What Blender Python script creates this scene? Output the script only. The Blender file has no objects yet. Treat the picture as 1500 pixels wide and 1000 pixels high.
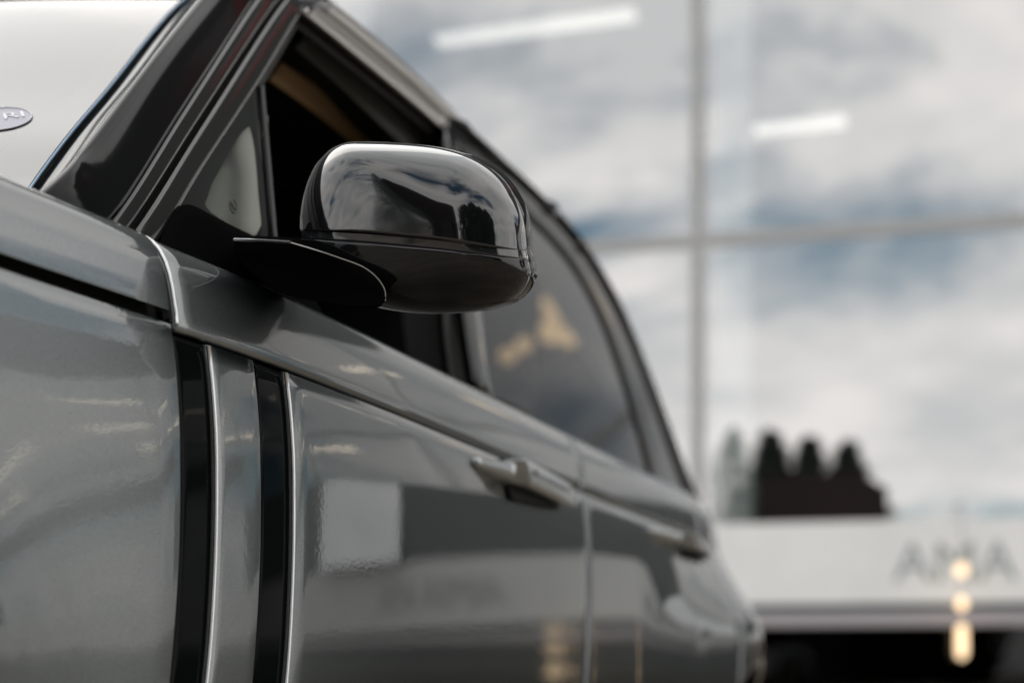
import bpy, bmesh, math, random
from mathutils import Vector, Matrix, noise
random.seed(7)
R = math.radians
SC = bpy.context.scene
COL = SC.collection

# ------------------------------------------------------------------ camera, light, exposure
cam_d = bpy.data.cameras.new('camera')
cam = bpy.data.objects.new('camera', cam_d); COL.objects.link(cam)
cam.location = (-1.069, -1.729, 0.787)
cam.rotation_euler = (R(90), 0, R(21.722 - 90))
cam_d.sensor_width = 36; cam_d.lens = 50
cam_d.shift_y = 0.3233
cam_d.clip_start = 0.05; cam_d.clip_end = 2000
cam_d.dof.use_dof = True
cam_d.dof.focus_distance = 1.385
cam_d.dof.aperture_fstop = 2.6
cam_d.dof.aperture_blades = 0
SC.camera = cam

SUN_EL, SUN_AZ = 48, 42          # elevation, compass-like angle used for both sky and lamp
w = bpy.data.worlds.new('World'); SC.world = w; w.use_nodes = True
nt = w.node_tree; nt.nodes.clear()
N = nt.nodes.new; L = nt.links.new
out = N('ShaderNodeOutputWorld')
sky = N('ShaderNodeTexSky'); sky.sky_type = 'NISHITA'; sky.sun_disc = False
sky.sun_elevation = R(SUN_EL); sky.sun_rotation = R(SUN_AZ)
sky.air_density = 1.0; sky.dust_density = 1.0; sky.ozone_density = 1.5
bg1 = N('ShaderNodeBackground'); bg1.inputs[1].default_value = 0.115
tint = N('ShaderNodeVectorMath'); tint.operation = 'MULTIPLY'; L(sky.outputs[0], tint.inputs[0]); tint.inputs[1].default_value = (0.80, 1.08, 1.0)   # the photograph's teal grade
L(tint.outputs[0], bg1.inputs[0])
tc = N('ShaderNodeTexCoord')
sep = N('ShaderNodeSeparateXYZ'); L(tc.outputs['Generated'], sep.inputs[0])
def M_(op, a, b=None, c=None):
    n = N('ShaderNodeMath'); n.operation = op
    for i, v in enumerate((a, b, c)):
        if v is None: continue
        if isinstance(v, (int, float)): n.inputs[i].default_value = v
        else: L(v, n.inputs[i])
    return n.outputs[0]
zc = M_('ADD', M_('MAXIMUM', sep.outputs[2], 0.0), 0.22)      # cloud layer seen from below, flattened near the horizon
comb = N('ShaderNodeCombineXYZ')
L(M_('DIVIDE', sep.outputs[0], zc), comb.inputs[0]); L(M_('DIVIDE', sep.outputs[1], zc), comb.inputs[1])
mp = N('ShaderNodeMapping'); mp.inputs['Location'].default_value = (8.8, 8.1, 4.2); L(comb.outputs[0], mp.inputs[0])
n1 = N('ShaderNodeTexNoise'); n1.inputs['Scale'].default_value = 1.25; n1.inputs['Detail'].default_value = 9
n1.inputs['Roughness'].default_value = 0.56; n1.inputs['Distortion'].default_value = 0.35; L(mp.outputs[0], n1.inputs['Vector'])
cr = N('ShaderNodeValToRGB'); cr.color_ramp.elements[0].position = 0.325; cr.color_ramp.elements[1].position = 0.447
L(n1.outputs[0], cr.inputs[0])
n2 = N('ShaderNodeTexNoise'); n2.inputs['Scale'].default_value = 2.3; n2.inputs['Detail'].default_value = 7
n2.inputs['Roughness'].default_value = 0.55; L(mp.outputs[0], n2.inputs['Vector'])
cc = N('ShaderNodeValToRGB')
cc.color_ramp.elements[0].position = 0.38; cc.color_ramp.elements[0].color = (0.69, 0.70, 0.705, 1)
cc.color_ramp.elements[1].position = 0.60; cc.color_ramp.elements[1].color = (1.0, 0.965, 0.935, 1)
L(n2.outputs[0], cc.inputs[0])
_a = R(90 - SUN_AZ)               # direction of the sun in the XY plane
sv = Vector((math.cos(_a) * math.cos(R(SUN_EL)), math.sin(_a) * math.cos(R(SUN_EL)), math.sin(R(SUN_EL))))
dot = N('ShaderNodeVectorMath'); dot.operation = 'DOT_PRODUCT'; nrm = N('ShaderNodeVectorMath'); nrm.operation = 'NORMALIZE'
L(tc.outputs['Generated'], nrm.inputs[0]); L(nrm.outputs[0], dot.inputs[0]); dot.inputs[1].default_value = sv
glow = M_('POWER', M_('MAXIMUM', dot.outputs['Value'], 0.0), 7.0)          # thin cloud is brighter towards the sun behind it
bg2 = N('ShaderNodeBackground'); L(M_('MULTIPLY_ADD', glow, 0.4, 1.76), bg2.inputs[1]); L(cc.outputs[0], bg2.inputs[0])
mixw = N('ShaderNodeMixShader'); L(cr.outputs[0], mixw.inputs[0]); L(bg1.outputs[0], mixw.inputs[1]); L(bg2.outputs[0], mixw.inputs[2])
L(mixw.outputs[0], out.inputs[0])

sun_d = bpy.data.lights.new('sun', 'SUN'); sun_d.energy = 0.5; sun_d.angle = R(46); sun_d.color = (1, 0.95, 0.88)
sun = bpy.data.objects.new('sun', sun_d); COL.objects.link(sun)
sun.rotation_euler = (-sv).to_track_quat('-Z', 'Y').to_euler()
vs = SC.view_settings
SC.display_settings.display_device = 'sRGB'
vs.view_transform = 'Standard'; vs.look = 'None'; vs.exposure = 0; vs.gamma = 1; vs.use_curve_mapping = False
SC.render.engine = 'CYCLES'
SC.cycles.use_denoising = True
SC.cycles.max_bounces = 10; SC.cycles.glossy_bounces = 6; SC.cycles.transparent_max_bounces = 12
SC.cycles.caustics_reflective = False; SC.cycles.caustics_refractive = False
SC.cycles.sample_clamp_indirect = 8

# ------------------------------------------------------------------ materials
def mat(name, color, rough=0.5, metal=0.0, coat=0.0, coat_rough=0.02, spec=0.5, ior=1.5):
    m = bpy.data.materials.new(name); m.use_nodes = True
    p = m.node_tree.nodes['Principled BSDF']
    p.inputs['Base Color'].default_value = (*color, 1)
    p.inputs['Roughness'].default_value = rough; p.inputs['Metallic'].default_value = metal
    p.inputs['Coat Weight'].default_value = coat; p.inputs['Coat Roughness'].default_value = coat_rough
    p.inputs['Specular IOR Level'].default_value = spec; p.inputs['IOR'].default_value = ior
    return m
def nodes(m):
    t = m.node_tree; return t, t.nodes['Principled BSDF']
def add_noise_color(m, scale, c1, c2, lo=0.35, hi=0.65, coord='Object', detail=6):
    t, p = nodes(m)
    co = t.nodes.new('ShaderNodeTexCoord'); n = t.nodes.new('ShaderNodeTexNoise')
    n.inputs['Scale'].default_value = scale; n.inputs['Detail'].default_value = detail
    r = t.nodes.new('ShaderNodeValToRGB')
    r.color_ramp.elements[0].position = lo; r.color_ramp.elements[0].color = (*c1, 1)
    r.color_ramp.elements[1].position = hi; r.color_ramp.elements[1].color = (*c2, 1)
    t.links.new(co.outputs[coord], n.inputs['Vector']); t.links.new(n.outputs[0], r.inputs[0])
    t.links.new(r.outputs[0], p.inputs['Base Color']); return n
def add_bump(m, scale, strength, dist=0.001, sock='Normal', coord='Object', detail=3, stretch=None):
    t, p = nodes(m)
    co = t.nodes.new('ShaderNodeTexCoord'); n = t.nodes.new('ShaderNodeTexNoise'); b = t.nodes.new('ShaderNodeBump')
    n.inputs['Scale'].default_value = scale; n.inputs['Detail'].default_value = detail
    b.inputs['Strength'].default_value = strength; b.inputs['Distance'].default_value = dist
    src = co.outputs[coord]
    if stretch:
        mpn = t.nodes.new('ShaderNodeMapping'); mpn.inputs['Scale'].default_value = stretch
        t.links.new(src, mpn.inputs[0]); src = mpn.outputs[0]
    t.links.new(src, n.inputs['Vector']); t.links.new(n.outputs[0], b.inputs['Height'])
    t.links.new(b.outputs[0], p.inputs[sock])

PAINT = mat('grey_metallic_paint', (0.2, 0.21, 0.215), rough=0.40, metal=0.75, coat=1.0, coat_rough=0.012)
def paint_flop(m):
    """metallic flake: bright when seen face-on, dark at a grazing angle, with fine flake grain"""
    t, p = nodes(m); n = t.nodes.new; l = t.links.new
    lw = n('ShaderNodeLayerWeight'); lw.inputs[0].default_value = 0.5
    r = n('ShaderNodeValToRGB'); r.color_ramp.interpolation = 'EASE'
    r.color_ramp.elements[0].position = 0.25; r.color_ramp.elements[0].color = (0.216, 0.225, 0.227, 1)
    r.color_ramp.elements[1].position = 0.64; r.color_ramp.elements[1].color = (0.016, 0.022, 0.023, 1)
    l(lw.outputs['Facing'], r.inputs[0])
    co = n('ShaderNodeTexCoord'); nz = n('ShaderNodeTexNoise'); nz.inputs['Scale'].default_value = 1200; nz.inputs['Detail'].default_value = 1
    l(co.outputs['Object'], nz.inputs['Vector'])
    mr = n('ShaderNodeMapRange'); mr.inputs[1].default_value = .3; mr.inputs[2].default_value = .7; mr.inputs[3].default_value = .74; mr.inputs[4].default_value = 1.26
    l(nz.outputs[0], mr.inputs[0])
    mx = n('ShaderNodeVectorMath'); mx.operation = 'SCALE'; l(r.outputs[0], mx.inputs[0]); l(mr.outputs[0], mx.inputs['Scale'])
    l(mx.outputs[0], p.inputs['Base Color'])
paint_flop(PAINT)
PAINT.node_tree.nodes['Principled BSDF'].inputs['Coat IOR'].default_value = 1.72
PAINT.node_tree.nodes['Principled BSDF'].inputs['Coat Tint'].default_value = (0.97, 1.0, 1.0, 1)
add_bump(PAINT, 190, 0.06, 0.0006, 'Coat Normal', detail=2)                                       # orange peel
SILVER = mat('satin_silver', (0.36, 0.375, 0.38), rough=0.3, metal=0.85, coat=0.6)
GLOSS = mat('gloss_black', (0.006, 0.0065, 0.0075), rough=0.02)
CAP = mat('piano_black_lacquer', (0.006, 0.0065, 0.0075), rough=0.02, coat=1.0, coat_rough=0.085)
CAP.node_tree.nodes['Principled BSDF'].inputs['Coat IOR'].default_value = 1.58

add_bump(GLOSS, 60, 0.035, 0.0008, 'Normal', detail=1)
PILLAR = mat('pillar_gloss_black', (0.004, 0.0045, 0.005), rough=0.11, spec=0.11)
SAIL = mat('satin_black_plastic', (0.005, 0.005, 0.005), rough=0.22, spec=0.0)
TRIM = mat('black_trim', (0.012, 0.012, 0.013), rough=0.45)
PILLARG = mat('gloss_dark_grey_film', (0.018, 0.019, 0.018), rough=0.08)
STRIP = mat('smoked_black_strip', (0.004, 0.005, 0.005), rough=0.03, spec=0.05)
RUBBER = mat('rubber', (0.01, 0.01, 0.01), rough=0.65)
GLINT = mat('edge_glint_metal', (0.78, 0.78, 0.79), rough=0.38, metal=1.0)
FRIT = mat('frit_grey', (0.05, 0.052, 0.05), rough=0.4)
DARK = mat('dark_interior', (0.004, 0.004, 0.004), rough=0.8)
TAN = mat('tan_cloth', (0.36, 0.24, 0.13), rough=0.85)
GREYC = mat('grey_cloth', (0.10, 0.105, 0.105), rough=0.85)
PALE = mat('pale_grey_cloth', (0.50, 0.50, 0.46), rough=0.85)
TYRE = mat('tyre_rubber', (0.02, 0.02, 0.02), rough=0.8)
ALLOY = mat('wheel_alloy', (0.25, 0.25, 0.26), rough=0.35, metal=1.0)
REDL = mat('red_lens', (0.25, 0.01, 0.01), rough=0.15, coat=1)
CLEARL = mat('headlight_lens', (0.4, 0.42, 0.44), rough=0.1, coat=1)
BLUEEDGE = mat('blue_film_edge', (0.36, 0.55, 0.78), rough=0.35)
WHITEP = mat('white_print', (0.82, 0.82, 0.86), rough=0.5)
LILAC = mat('lilac_decal', (0.27, 0.265, 0.34), rough=0.4)
MARK = mat('etched_mark', (0.09, 0.09, 0.085), rough=0.6)
MIRRORG = mat('mirror_glass', (0.8, 0.82, 0.85), rough=0.01, metal=1)

def glass(name, tint, ior, rough=0.0, refl_boost=0.0, body=None):
    """thin glass: transparent tint, mirror reflection by Fresnel; body = share of a dark diffuse layer (tint film)"""
    m = bpy.data.materials.new(name); m.use_nodes = True
    t = m.node_tree; t.nodes.clear(); n = t.nodes.new; l = t.links.new
    o = n('ShaderNodeOutputMaterial'); tr = n('ShaderNodeBsdfTransparent'); tr.inputs[0].default_value = (*tint, 1)
    gl = n('ShaderNodeBsdfGlossy'); gl.inputs['Roughness'].default_value = rough; gl.inputs[0].default_value = (1, 1, 1, 1)
    fr = n('ShaderNodeFresnel'); fr.inputs[0].default_value = ior
    ad = n('ShaderNodeMath'); ad.operation = 'ADD'; ad.use_clamp = True; ad.inputs[1].default_value = refl_boost
    l(fr.outputs[0], ad.inputs[0])
    mx = n('ShaderNodeMixShader'); l(ad.outputs[0], mx.inputs[0]); l(tr.outputs[0], mx.inputs[1]); l(gl.outputs[0], mx.inputs[2])
    l(mx.outputs[0], o.inputs[0]); return m
FACADE = glass('mirror_coated_glass', (0.95, 1.0, 1.0), 1.5, 0.0, 0.41)
SHOPGL = glass('shop_glass', (0.3, 0.31, 0.31), 1.35)
WINDSH = glass('windscreen_glass', (0.72, 0.76, 0.75), 1.66)
TINTGL = glass('tinted_glass', (0.07, 0.075, 0.07), 1.22)
QGL = glass('quarter_glass', (0.75, 0.78, 0.76), 1.5)

def emit(name, color, strength):
    m = bpy.data.materials.new(name); m.use_nodes = True
    t = m.node_tree; t.nodes.clear()
    e = t.nodes.new('ShaderNodeEmission'); e.inputs[0].default_value = (*color, 1); e.inputs[1].default_value = strength
    o = t.nodes.new('ShaderNodeOutputMaterial'); t.links.new(e.outputs[0], o.inputs[0]); return m
LED = emit('led_diffuser', (1.0, 0.93, 0.85), 0.9)
LEDW = emit('led_diffuser_warm', (1.0, 0.80, 0.58), 6.0)
BULB = emit('warm_bulb', (1.0, 0.72, 0.44), 2.3)

# ------------------------------------------------------------------ object helpers
def tag(o, label=None, cat=None, group=None, kind=None):
    if label: o['label'] = label
    if cat: o['category'] = cat
    if group: o['group'] = group
    if kind: o['kind'] = kind
    return o
def empty(name, loc=(0, 0, 0), rz=0.0):
    o = bpy.data.objects.new(name, None); COL.objects.link(o)
    o.location = loc; o.rotation_euler = (0, 0, rz); o.empty_display_size = 0.2; return o
def mesh_obj(name, verts, faces, m, parent=None, smooth=True, thick=0.0, toward=None, uvw=None):
    me = bpy.data.meshes.new(name); me.from_pydata([tuple(v) for v in verts], [], faces); me.update()
    if toward is not None and len(me.polygons):
        s = sum((p.normal.dot(Vector(toward)) * p.area for p in me.polygons))
        if s < 0: me.flip_normals()
    if smooth: me.polygons.foreach_set('use_smooth', [True] * len(me.polygons))
    me.materials.append(m)
    o = bpy.data.objects.new(name, me); COL.objects.link(o)
    if parent: o.parent = parent
    if thick:
        md = o.modifiers.new('thickness', 'SOLIDIFY'); md.thickness = thick; md.offset = -1
    return o
def grid_faces(nu, nv, off=0):
    return [(off + i * nv + j, off + (i + 1) * nv + j, off + (i + 1) * nv + j + 1, off + i * nv + j + 1)
            for i in range(nu - 1) for j in range(nv - 1)]
def resample(pts, n):
    pts = [Vector(p) for p in pts]
    ds = [0.0]
    for a, b in zip(pts, pts[1:]): ds.append(ds[-1] + (b - a).length)
    T = ds[-1]; res = []
    for k in range(n):
        t = T * k / (n - 1); i = 0
        while i < len(ds) - 2 and ds[i + 1] < t: i += 1
        u = 0 if ds[i + 1] == ds[i] else (t - ds[i]) / (ds[i + 1] - ds[i])
        res.append(pts[i].lerp(pts[i + 1], u))
    return res
def smooth_line(pts, n):
    """Catmull-Rom through the points, resampled"""
    P = [Vector(p) for p in pts]
    if len(P) < 3: return resample(P, n)
    P = [2 * P[0] - P[1]] + P + [2 * P[-1] - P[-2]]; fine = []
    for i in range(1, len(P) - 2):
        for k in range(8):
            t = k / 8; p0, p1, p2, p3 = P[i - 1:i + 3]
            fine.append(0.5 * ((2 * p1) + (p2 - p0) * t + (2 * p0 - 5 * p1 + 4 * p2 - p3) * t * t + (3 * p1 - p0 - 3 * p2 + p3) * t ** 3))
    fine.append(P[-2]); return resample(fine, n)
def ribbon(name, A, B, m, parent, nu=24, nv=7, bulge=0.0, thick=0.004, toward=(0, -1, 0.3), edge=0.0, sm=True):
    """a strip of sheet between two edges, bowed outward by bulge, both long edges rolled in by edge"""
    A = (smooth_line if sm else resample)(A, nu); B = (smooth_line if sm else resample)(B, nu)
    tw = Vector(toward).normalized(); V = []
    vs_ = [j / (nv - 1) for j in range(nv)]
    for i in range(nu):
        a, b = A[i], B[i]
        d = (A[min(i + 1, nu - 1)] - A[max(i - 1, 0)]); n = d.cross(b - a)
        if n.length < 1e-9: n = tw.copy()
        n.normalize()
        if n.dot(tw) < 0: n = -n
        row = [a.lerp(b, v) + n * bulge * 4 * v * (1 - v) for v in vs_]
        if edge:
            e = (b - a).normalized()
            row = [a - e * edge * 0.0 - n * edge * 2.5, a - n * edge, a + e * edge * 0.3 - n * edge * .3] + \
                  [p + (e * edge if k == 0 else (-e * edge if k == nv - 1 else e * 0)) for k, p in enumerate(row)] + \
                  [b - e * edge * .3 - n * edge * .3, b - n * edge, b - n * edge * 2.5]
        V += row
    k = len(V) // nu
    return mesh_obj(name, V, grid_faces(nu, k), m, parent, thick=thick, toward=toward)
def box_vf(x0, x1, y0, y1, z0, z1):
    v = [(x, y, z) for x in (x0, x1) for y in (y0, y1) for z in (z0, z1)]
    f = [(0, 1, 3, 2), (4, 6, 7, 5), (0, 4, 5, 1), (2, 3, 7, 6), (0, 2, 6, 4), (1, 5, 7, 3)]
    return v, f
def box(name, x0, x1, y0, y1, z0, z1, m, parent=None, bevel=0.0):
    v, f = box_vf(x0, x1, y0, y1, z0, z1)
    o = mesh_obj(name, v, f, m, parent, smooth=False)
    if bevel:
        b = o.modifiers.new('bevel', 'BEVEL'); b.width = bevel; b.segments = 3
    return o
def prism(name, poly, d, m, parent=None, bevel=0.0, seg=3, smooth=True):
    """poly: list of 3D points (front outline), d: extrusion vector"""
    n = len(poly); d = Vector(d)
    V = [Vector(p) for p in poly] + [Vector(p) + d for p in poly]
    F = [tuple(range(n)), tuple(reversed(range(n, 2 * n)))] + [(i, i + n, (i + 1) % n + n, (i + 1) % n) for i in range(n)]
    o = mesh_obj(name, V, F, m, parent, smooth=False)
    bm = bmesh.new(); bm.from_mesh(o.data); bmesh.ops.recalc_face_normals(bm, faces=bm.faces); bm.to_mesh(o.data); bm.free()
    if bevel:
        b = o.modifiers.new('bevel', 'BEVEL'); b.width = bevel; b.segments = seg; b.limit_method = 'ANGLE'; b.angle_limit = R(40)
        o.data.polygons.foreach_set('use_smooth', [True] * len(o.data.polygons))
        wn = o.modifiers.new('normals', 'WEIGHTED_NORMAL'); wn.keep_sharp = True
    return o
def tube(name, pts, r, m, parent=None, n=8, closed=False):
    P = [Vector(p) for p in pts]; V = []; F = []
    for i, p in enumerate(P):
        t = (P[min(i + 1, len(P) - 1)] - P[max(i - 1, 0)]).normalized()
        u = t.cross(Vector((0, 0, 1)));
        if u.length < 1e-4: u = t.cross(Vector((1, 0, 0)))
        u.normalize(); v = t.cross(u)
        V += [p + (u * math.cos(2 * math.pi * k / n) + v * math.sin(2 * math.pi * k / n)) * r for k in range(n)]
    for i in range(len(P) - 1):
        for k in range(n): F.append((i * n + k, (i + 1) * n + k, (i + 1) * n + (k + 1) % n, i * n + (k + 1) % n))
    F.append(tuple(reversed(range(n)))); F.append(tuple((len(P) - 1) * n + k for k in range(n)))
    return mesh_obj(name, V, F, m, parent)
def lathe(name, prof, m, parent=None, n=32, axis='Z', loc=(0, 0, 0)):
    V = []; F = []
    for (r_, h) in prof:
        for k in range(n):
            a = 2 * math.pi * k / n; c, s = r_ * math.cos(a), r_ * math.sin(a)
            p = (c, s, h) if axis == 'Z' else (c, h, s)
            V.append((p[0] + loc[0], p[1] + loc[1], p[2] + loc[2]))
    for i in range(len(prof) - 1):
        for k in range(n): F.append((i * n + k, i * n + (k + 1) % n, (i + 1) * n + (k + 1) % n, (i + 1) * n + k))
    o = mesh_obj(name, V, F, m, parent)
    bm = bmesh.new(); bm.from_mesh(o.data); bmesh.ops.remove_doubles(bm, verts=bm.verts, dist=1e-5)
    bmesh.ops.recalc_face_normals(bm, faces=bm.faces); bm.to_mesh(o.data); bm.free()
    return o
def text(name, s, size, m, parent, loc, rot, ext=0.0, align='LEFT'):
    cu = bpy.data.curves.new(name, 'FONT'); cu.body = s; cu.size = size; cu.extrude = ext; cu.align_x = align
    cu.materials.append(m); tmp = bpy.data.objects.new(name, cu); COL.objects.link(tmp)
    dg = bpy.context.evaluated_depsgraph_get(); me = bpy.data.meshes.new_from_object(tmp.evaluated_get(dg))
    bpy.data.objects.remove(tmp); me.materials.clear(); me.materials.append(m)
    o = bpy.data.objects.new(name, me); COL.objects.link(o); o.parent = parent; o.location = loc; o.rotation_euler = rot
    return o

# ------------------------------------------------------------------ ground
GROUND = mat('pale_paving', (0.25, 0.215, 0.17), rough=0.85)
add_noise_color(GROUND, 1.3, (0.17, 0.145, 0.11), (0.27, 0.23, 0.18), coord='Object', detail=12)
add_bump(GROUND, 220, 0.5, 0.004)
g = mesh_obj('ground', [(-900, -900, 0), (900, -900, 0), (900, 900, 0), (-900, 900, 0)], [(0, 1, 2, 3)], GROUND, smooth=False)
tag(g, kind='structure')

# ------------------------------------------------------------------ showroom building (local: x along the front, y into it)
bld = empty('showroom_building', (26.8006, 9.3743, 0), math.atan2(-0.92898815 - 0.218 * 0.37010947, 0.37010947 - 0.218 * 0.92898815))
tag(bld, 'large showroom with mirror glass front and white lettered fascia behind the car', 'building')
ALU = mat('grey_aluminium', (0.40, 0.40, 0.40), rough=0.5, metal=0.0, spec=0.4)
FASC = mat('white_fascia_panel', (0.84, 0.84, 0.83), rough=0.4)
add_noise_color(FASC, 0.7, (0.80, 0.80, 0.79), (0.86, 0.86, 0.85), detail=8)
HEAD = mat('header_metal', (0.40, 0.375, 0.395), rough=0.45)
CLAD = mat('dark_cladding', (0.035, 0.037, 0.038), rough=0.5)
INNER = mat('showroom_inner', (0.03, 0.03, 0.032), rough=0.8)
WHITEC = mat('white_column_paint', (0.85, 0.86, 0.86), rough=0.6)
REDC = mat('red_band_paint', (0.45, 0.02, 0.02), rough=0.5)
TEALG = mat('teal_gap', (0.03, 0.06, 0.06), rough=0.3)

MX0, MW, NB0, NB1 = 3.90, 8.2, -7, 7          # mullion grid
Z_F0, Z_F1, Z_T, Z_T2, Z_TOP = 2.16, 3.80, 9.64, 16.6, 29.0
X0, X1 = MX0 + NB0 * MW, MX0 + NB1 * MW
Q_DARK = 12.0                                  # right of this, unseen dark panels are added to darken the door's reflection
Z_CL = 6.5
WIN = (23.2, 27.7)                             # the one window among the added dark panels
for k in range(NB0, NB1):
    a, b = MX0 + k * MW + 0.13, MX0 + (k + 1) * MW - 0.13
    for (z0, z1) in ((Z_F1, Z_T - 0.13), (Z_T + 0.13, Z_T2 - 0.13)):
        if z0 == Z_F1 and Q_DARK < a < 36: z0 = Z_CL
        tilt = random.uniform(-0.004, 0.004) if k not in (0, -1) else 0
        v = [(a, tilt, z0), (b, -tilt, z0), (b, -tilt, z1), (a, tilt, z1)]
        mesh_obj('glass_pane', v, [(0, 1, 2, 3)], FACADE, bld, smooth=False)
    box('fascia_panel', MX0 + k * MW + 0.006, MX0 + (k + 1) * MW - 0.006, -0.25, 0.1, Z_F0, Z_F1, FASC, bld, bevel=0.01)
    box('shop_window', MX0 + k * MW + 0.05, MX0 + (k + 1) * MW - 0.05, 0.0, 0.02, 0.12, 1.70, SHOPGL, bld)
    if Q_DARK < a < 36:
        n = 6
        for j in range(n):
            p0, p1 = MX0 + (k + j / n) * MW + .006, MX0 + (k + (j + 1) / n) * MW - .006
            if p1 > WIN[0] and p0 < WIN[1]: continue
            box('added_dark_panel', p0, p1, -0.06, 0.1, Z_F1 + .003, Z_CL, CLAD, bld)
for k in range(NB0, NB1 + 1):
    box('mullion', MX0 + k * MW - 0.12, MX0 + k * MW + 0.12, -0.05, 0.12, Z_F1 + .002, Z_T2 + .1, ALU, bld)
box('transom', X0 - .12, X1 + .12, -0.047, 0.117, Z_T - 0.13, Z_T + 0.13, ALU, bld)
box('transom', X0 - .12, X1 + .12, -0.047, 0.117, Z_T2 - 0.13, Z_T2 + 0.10, ALU, bld)
QT = MX0 + 2.75 * MW
box('parapet', X0 - .3, QT, -0.15, 0.3, Z_T2 + 0.102, Z_TOP, CLAD, bld)  # unseen, raised tall so the pillars and door frame mirror something dark
box('parapet', QT + .003, X1 + .3, -0.15, 0.3, Z_T2 + 0.102, Z_T2 + 1.2, CLAD, bld)
box('roof_coping', X0 - .4, QT + .1, -0.3, 0.5, Z_TOP + .001, Z_TOP + 0.5, CLAD, bld)
box('roof_coping', QT + .103, X1 + .4, -0.3, 0.5, Z_T2 + 1.201, Z_T2 + 1.6, CLAD, bld)
box('red_streak_band', 12.2, 17.0, -0.24, -.151, 22.3, 23.1, REDC, bld)  # unseen red band added for the red streak mirrored in the door frame
for k in range(5): box('band_block', 12.6 + k * .95, 13.0 + k * .95, -0.22, -.151, 23.5, 24.4, ALU, bld)  # unseen blocks added above the red band
box('fascia_shadow_gap', X0, X1, -0.1, 0.1, Z_F0 - 0.17, Z_F0 - .002, TEALG, bld)
box('header_strip', X0, X1, -0.24, 0.1, 1.72, Z_F0 - 0.172, HEAD, bld, bevel=0.02)
box('window_plinth', X0, X1, -0.05, 0.1, 0.0, 0.119, CLAD, bld)
pw = mesh_obj('window_pane', [(WIN[0], -.75, Z_F1 + .02), (WIN[1], -.75, Z_F1 + .02), (WIN[1], -.1, Z_CL), (WIN[0], -.1, Z_CL)], [(0, 1, 2, 3)], mat('sky_mirror_pane', (0.8, 0.82, 0.82), rough=0.03, metal=1.0), bld, smooth=False)  # mirror sheet tilted so the door's reflection catches brighter sky
# shell and inside
box('back_wall', X0, X1, 14.0, 14.2, 0, Z_TOP, INNER, bld)
box('side_wall', X0 - .2, X0 - .002, 0.12, 14.2, 0, Z_TOP, CLAD, bld)
box('side_wall', X1 + .002, X1 + .2, 0.12, 14.2, 0, Z_TOP, CLAD, bld)
box('roof', X0 - .2, X1 + .2, 0.32, 14.2, Z_T2 + .5, Z_T2 + .7, INNER, bld)
box('upper_floor', X0, X1, 0.2, 13.99, Z_F0 + .3, Z_F0 + .6, mat('pale_floor', (.7, .7, .68), rough=.6), bld)  # pale so it bounces daylight onto the inner columns
box('inner_floor', X0, X1, 0.14, 13.99, 0.0, 0.05, INNER, bld)
for k in range(NB0 + 1, NB1):
    box('inner_column', MX0 + k * MW + 0.28, MX0 + k * MW + 1.06, 0.35, 1.1, Z_F0 + .61, Z_T2 + .49, WHITEC, bld)
# sign lettering on the fascia
sl = mat('sign_letter_grey', (0.34, 0.375, 0.38), rough=0.5)
for s, q in (('AMA', (7.7702, 2.6510)[0]),):
    text('sign_letters', s, 1.10, sl, bld, (q, -0.262, (7.7702, 2.5965)[1]), (R(90), 0, 0), 0.01)
for s, q in (('AMA AMA', 19.5),):
    text('sign_letters', s, 1.15, sl, bld, (q, -0.262, 2.55), (R(90), 0, 0), 0.01)

def loc2w(q, d, z): return bld_mat @ Vector((q, d, z))
bld_mat = Matrix.Translation(bld.location) @ Matrix.Rotation(bld.rotation_euler.z, 4, 'Z')

box('dark_band_beam', 37.0, X1 - .2, -0.5, -.052, 7.7, 8.5, CLAD, bld)  # unseen beam added for the dark band mirrored in the front wing
# linear lights hanging behind the glass
def linear_light(p0, p1, m, label, half=0.09, group='linear lights hung inside the showroom'):
    a, b = loc2w(*p0), loc2w(*p1); c = (a + b) / 2
    d = b - a; L_ = d.length; rz = math.atan2(d.y, d.x)
    t = empty('linear_light', c, rz); tag(t, label, 'ceiling light', group)
    box('housing', -L_ / 2 - .03, L_ / 2 + .03, -half - .02, half + .02, .06, .14, ALU, t)
    o = box('diffuser', -L_ / 2, L_ / 2, -half, half, -.06, .059, m, t, bevel=0.03)
    for sx in (-.4, .4): tube('hanger', [(L_ * sx, 0, .14), (L_ * sx, 0, Z_T2 + .49 - c.z)], 0.008, TRIM, t, n=6)
    return t
linear_light((-2.0981, 1.6720, 15.0000), (2.4363, 1.2967, 15.0000), LED, 'long white linear light inside the glass above the car roof', 0.2)
linear_light((4.9222, 2.6696, 12.8000), (6.8820, 2.5365, 12.8000), LED, 'short white linear light inside the right glass pane', 0.2)

for (p0, p1, lab) in (((52.5, .9, 13.7), (47.1, .9, 15.2), 'warm linear light in the end bay, rising towards the entrance'), ((52.2, .9, 13.0), (46.6, .9, 10.7), 'long warm linear light in the end bay, sloping down towards the entrance'),
                      ((44.8, .9, 14.4), (39.5, .9, 11.8), 'warm linear light sloping down beside the end bay'), ((48.3, .9, 10.6), (44.6, .9, 9.9), 'short low warm linear light in the end bay'),
                      ((40.8, .9, 9.95), (34.3, .9, 10.8), 'warm linear light close above the transom'), ((29.5, .9, 9.1), (25.4, .9, 8.7), 'warm linear light over the added dark panels'),
                      ((23.4, .9, 14.1), (18.8, .9, 12.8), 'warm linear light sloping near the added globes'), ((31.0, .9, 13.2), (27.0, .9, 13.0), 'level warm linear light between the transom and the parapet')):
    linear_light(p0, p1, LEDW, lab, 0.11)
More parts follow.
